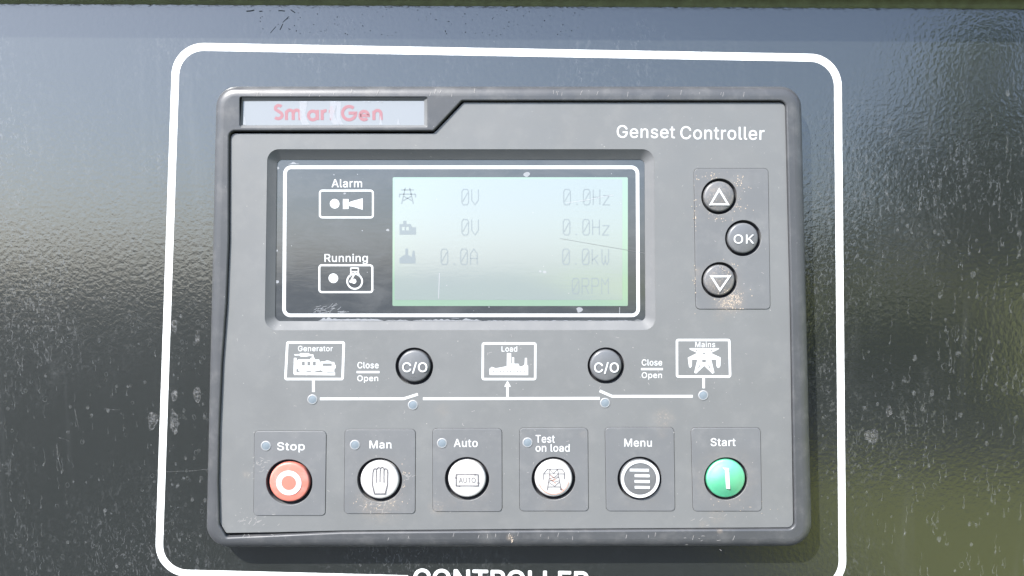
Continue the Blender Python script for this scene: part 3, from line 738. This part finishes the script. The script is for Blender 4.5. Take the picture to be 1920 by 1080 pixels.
def mains(m):
    Z = zz(1080, 610, 1, 1, S1); pbox(m, 1267, 635.3, 1369.5, 708.2, 5, 4.4, wf, 1267.3, 1371.2); text(m, 'Mains', 1303.7, 641, 1340.8, 650.8, wf, .012, 1.08)
    A = [(1134, 228), (1430, 228), (1426, 240), (1348, 276), (1446, 322), (1444, 405), (1430, 426), (1416, 424), (1404, 405), (1402, 342), (1352, 342), (1384, 472), (1366, 484), (1282, 405), (1202, 482), (1182, 472), (1214, 342), (1160, 342), (1158, 408), (1144, 426), (1130, 416), (1120, 340), (1118, 322), (1214, 276), (1138, 242)]
    pfill(m, Z(A), wf, [Z(h) for h in ([(1256, 356), (1280, 369), (1306, 356), (1280, 344)], [(1266, 282), (1280, 288), (1296, 282), (1280, 276)], [(1198, 251), (1208, 258), (1216, 251), (1208, 247)], [(1346, 251), (1354, 258), (1364, 251), (1354, 247)],
                                         [(1220, 425), (1226, 425), (1242, 405), (1232, 402)], [(1322, 402), (1334, 425), (1344, 425), (1330, 402)], [(1190, 311), (1210, 311), (1214, 304)], [(1346, 304), (1350, 311), (1372, 311)])])
printed('mains_symbol', mains)
def wires(m):
    pline(m, [(587.7, 713), (587.7, 735)], 5.2, wf); pline(m, [(600, 747.8), (757, 747.6), (783.5, 739.2)], 5, wf)
    pline(m, [(793, 747.6), (1124.6, 746.8)], 5.2, wf); pline(m, [(951.5, 744.9), (951.5, 724)], 4.6, wf); pfill(m, [(951.6, 713.8), (957.8, 725), (945.4, 725)], wf + .01)
    pline(m, [(1124.3, 732.8), (1147.5, 743), (1298.8, 743)], 5, wf); pline(m, [(1319.3, 708.3), (1319.4, 728)], 4.8, wf)
printed('circuit_line', wires)
def co1(m):
    text(m, 'Close', 670.4, 679, 709.8, 690.4, wf, .016, 1.05); pline(m, [(668.6, 697.6), (711.5, 697.6)], 4, wf); text(m, 'Open', 670, 704, 709, 714.5, wf, .016, 1.05)
def co2(m):
    text(m, 'Close', 1203.4, 674, 1241.4, 685.2, wf, .016, 1.05); pline(m, [(1202, 692), (1243, 692)], 4, wf); text(m, 'Open', 1203.4, 698.2, 1241, 708.6, wf, .016, 1.05)
printed('switch_lettering', co1); printed('switch_lettering', co2)
for s_, a_ in (('Stop', (520, 829.6, 571.3, 844)), ('Man', (693, 826.3, 733.6, 840.5)), ('Auto', (851, 823.3, 895.5, 837.8)), ('Menu', (1170.7, 822.8, 1222, 837.2)), ('Start', (1332.7, 821.8, 1379, 836))):
    printed('key_lettering', lambda m: text(m, s_, *a_, wt_, .016, 1.06))
printed('key_lettering', lambda m: (text(m, 'Test', 1004.5, 815.8, 1040, 829.8, wt_, .016, 1.05), text(m, 'on load', 1004.5, 833, 1068, 846.6, wt_, .016, 1.04)))

# ---- grit, scratches and rust crumbs on the plastic
m_grit = simple('pale_grit', (.27, .26, .25), .8, .2); m_rc = simple('rust_crumbs', (.34, .28, .22), .8, .2)
mb = MB()
for i in range(240):
    px, py = 440 + 1040*rs(), 270 + 710*rs()
    if 496 < px < 1232 and 276 < py < 622: continue
    on = any(a[0]-2 < px < a[2]+2 and a[1]-2 < py < a[3]+2 for a in tiles)
    if any(math.hypot(px-k[1], py-k[2]) < k[3] + 3 for k in keys): continue
    if rs() < .7: blob(mb, px, py, random.uniform(.35, .9), (WT if on else WP) + .035)
    else: hair(mb, px, py, random.uniform(2, 7), rs()*6.3, .5, (WT if on else WP) + .035, 1.4)
for x, y, n, sp in ((485, 870, 26, 12), (470, 985, 30, 16), (1310, 1000, 14, 30), (700, 945, 20, 14), (760, 895, 12, 6)):
    for i in range(n):
        px, py = random.gauss(x, sp), random.gauss(y, sp*.7); w_ = WF + .03 if py > 1000 else (WT + .03 if 648 < px < 778 or (478 < px < 610 and 810 < py < 965) else WP + .03)
        if any(math.hypot(px-k[1], py-k[2]) < k[3] + 3 for k in keys) or (py > 988 and py < 1001): continue
        hair(mb, px, py, random.uniform(3, 9), rs()*1.2 - .3, .5, w_, 1.2)
for i in range(45): hair(mb, 480 + 1000*rs(), 172 + 10*rs() if rs() < .5 else 1004 + 10*rs(), random.uniform(3, 10), 1.2 + .3*rs(), .55, WF + .03, .3)
mb.build('pale_grit', m_grit, dev, smooth=False, kind='stuff')
mb = MB()
for x, y, sx, sy, n in ((1372, 560, 12, 9, 150), (1362, 505, 9, 9, 30), (1383, 345, 9, 14, 30), (1330, 333, 14, 5, 22), (1390, 385, 10, 6, 16), (1345, 405, 14, 5, 20), (1302, 400, 2, 20, 18), (1303, 520, 2, 20, 16), (712, 944, 22, 6, 26), (757, 900, 4, 16, 18), (958, 1008, 4, 6, 14), (1350, 996, 5, 2, 10), (1361, 950, 40, 8, 16)):
    for i in range(n):
        px, py = random.gauss(x, sx), random.gauss(y, sy)
        kk = [k for k in keys if math.hypot(px-k[1], py-k[2]) < k[3] + 1.5]
        if kk:
            if kk[0][0] != 'arrow_down' or math.hypot(px-1349, py-525.4) > 26: continue
            blob(mb, px, py, random.uniform(.35, .9), 9.1 + .42 + .05); continue
        blob(mb, px, py, random.uniform(.35, 1.1), (WF if py > 1000 else WT) + .04)
mb.build('rust_crumbs', m_rc, dev, smooth=False, kind='stuff')

# ================================================================ WHAT THE GLOSS REFLECTS: ground and a tree behind the camera
m_gr, t, b = mat('ground_cover'); g = N(t, 'ShaderNodeNewGeometry').outputs['Position']
b.inputs['Roughness'].default_value = .9; b.inputs['Specular IOR Level'].default_value = .1
n_a = noise_node(t, g, .22, 3, .5); n_b = noise_node(t, g, 6, 5, .65)
sx = N(t, 'ShaderNodeSeparateXYZ'); t.links.new(g, sx.inputs[0])
side = ramp(t, mth(t, 'ADD', sx.outputs[0], mth(t, 'MULTIPLY', n_a, 1.2)), 1.6, 2.6)
near = ramp(t, mth(t, 'ADD', sx.outputs[1], mth(t, 'MULTIPLY', n_a, 1.0)), -5.3, -4.1)
side = mth(t, 'MULTIPLY', side, mth(t, 'MAXIMUM', near, ramp(t, sx.outputs[0], 4.4, 6.0)))
soil = mixc(t, n_b, (.022, .024, .026), (.05, .052, .055)); grass = mixc(t, n_b, (.13, .14, .025), (.27, .28, .07))
t.links.new(mixc(t, side, soil, grass), b.inputs['Base Color'])
me = bpy.data.meshes.new('ground'); me.from_pydata([(-600, -600, 0), (600, -600, 0), (600, 600, 0), (-600, 600, 0)], [], [(0, 1, 2, 3)]); me.materials.append(m_gr)
gd = bpy.data.objects.new('ground', me); COL.objects.link(gd); tag(gd, kind='structure')

DT = 8.0
def env(px, py, d=DT): return Vector((d*(px-960)/F, -d, 1.35 + d*(505-py)/F))
m_bark = simple('bark', (.09, .07, .05), .9, .1)
def leafmat(name, a, b_, glow):
    m, t, b = mat(name); b.inputs['Roughness'].default_value = .6
    g = N(t, 'ShaderNodeNewGeometry').outputs['Position']; c = mixc(t, noise_node(t, g, 3, 3), a, b_); t.links.new(c, b.inputs['Base Color'])
    tr = N(t, 'ShaderNodeBsdfTranslucent'); t.links.new(c, tr.inputs[0]); mx = N(t, 'ShaderNodeMixShader'); mx.inputs[0].default_value = glow
    t.links.new(b.outputs[0], mx.inputs[1]); t.links.new(tr.outputs[0], mx.inputs[2]); t.links.new(mx.outputs[0], t.nodes['Material Output'].inputs[0]); return m
def make_tree(name, label, px, D, r_t, fk, blobs, leaf, n_leaf):
    tree = bpy.data.objects.new(name, None); COL.objects.link(tree); tree.location = (env(px, 505, D).x, -D, 0); tag(tree, label, 'tree'); o0 = tree.location
    vs, fs = [], []
    def limb(a, b_, r0, r1, n=8):
        d = (b_ - a).normalized(); x = d.orthogonal().normalized(); y = d.cross(x); k = len(vs)
        for c, r in ((a, r0), ((a + b_)/2 + x*r0*.6, (r0+r1)/2), (b_, r1)):
            for i in range(n): q = 2*math.pi*i/n; vs.append(c + (x*math.cos(q) + y*math.sin(q))*r)
        for j in range(2):
            for i in range(n): fs.append((k + j*n + i, k + j*n + (i+1) % n, k + (j+1)*n + (i+1) % n, k + (j+1)*n + i))
    fork = env(*fk, D) - o0; limb(Vector((0, 0, 0)), fork, r_t, r_t*.65)
    for x, y, r in blobs: limb(fork, env(x, y, D) - o0, r_t*.3, r_t*.1, 6)
    me = bpy.data.meshes.new('trunk'); me.from_pydata(vs, [], fs); me.materials.append(m_bark); to = bpy.data.objects.new('trunk', me); COL.objects.link(to); to.parent = tree
    vs, fs = [], []
    for x, y, r in blobs:
        c = env(x, y, D) - o0
        for i in range(n_leaf):
            d = Vector((random.gauss(0, 1), random.gauss(0, 1), random.gauss(0, 1))).normalized() * r * random.random()**.4
            p = c + Vector((d.x, d.y, d.z*.85)); a = Vector((random.gauss(0, 1), random.gauss(0, 1), random.gauss(0, 1))).normalized(); b2 = a.orthogonal().normalized(); s_ = random.uniform(.03, .065); k = len(vs)
            if p.z < .05: continue
            vs += [p - a*s_, p + b2*s_*.5, p + a*s_, p - b2*s_*.5]; fs.append((k, k+1, k+2, k+3))
    me = bpy.data.meshes.new('crown'); me.from_pydata(vs, [], fs); me.materials.append(leaf); co = bpy.data.objects.new('crown', me); COL.objects.link(co); co.parent = tree
make_tree('leafy_tree', 'bushy dark green tree with spreading crown standing behind the camera', 1830, 8.0, .2, (1840, 420),
          [(1900, 240, .60), (1770, 330, .50), (1930, 340, .66), (1630, 430, .36), (1540, 500, .34), (2010, 280, .8), (1975, 450, .6), (1620, 620, .5), (1720, 640, .55), (1530, 650, .35), (1850, 650, .5), (1690, 260, .3)],
          leafmat('dark_leaves', (.035, .05, .018), (.10, .125, .035), .15), 1500)
make_tree('added_sunlit_tree', 'added unseen yellow green tree, leaf colour standing for sunlit foliage', 1868, 6.8, .07, (1862, 300), [(1850, 95, .30), (1905, 60, .34), (1868, 190, .26), (1815, 150, .16)], leafmat('sunlit_tint_leaves', (.22, .27, .04), (.48, .52, .10), .5), 1700)  # second tree added to colour a sunlit leaf patch into the reflection
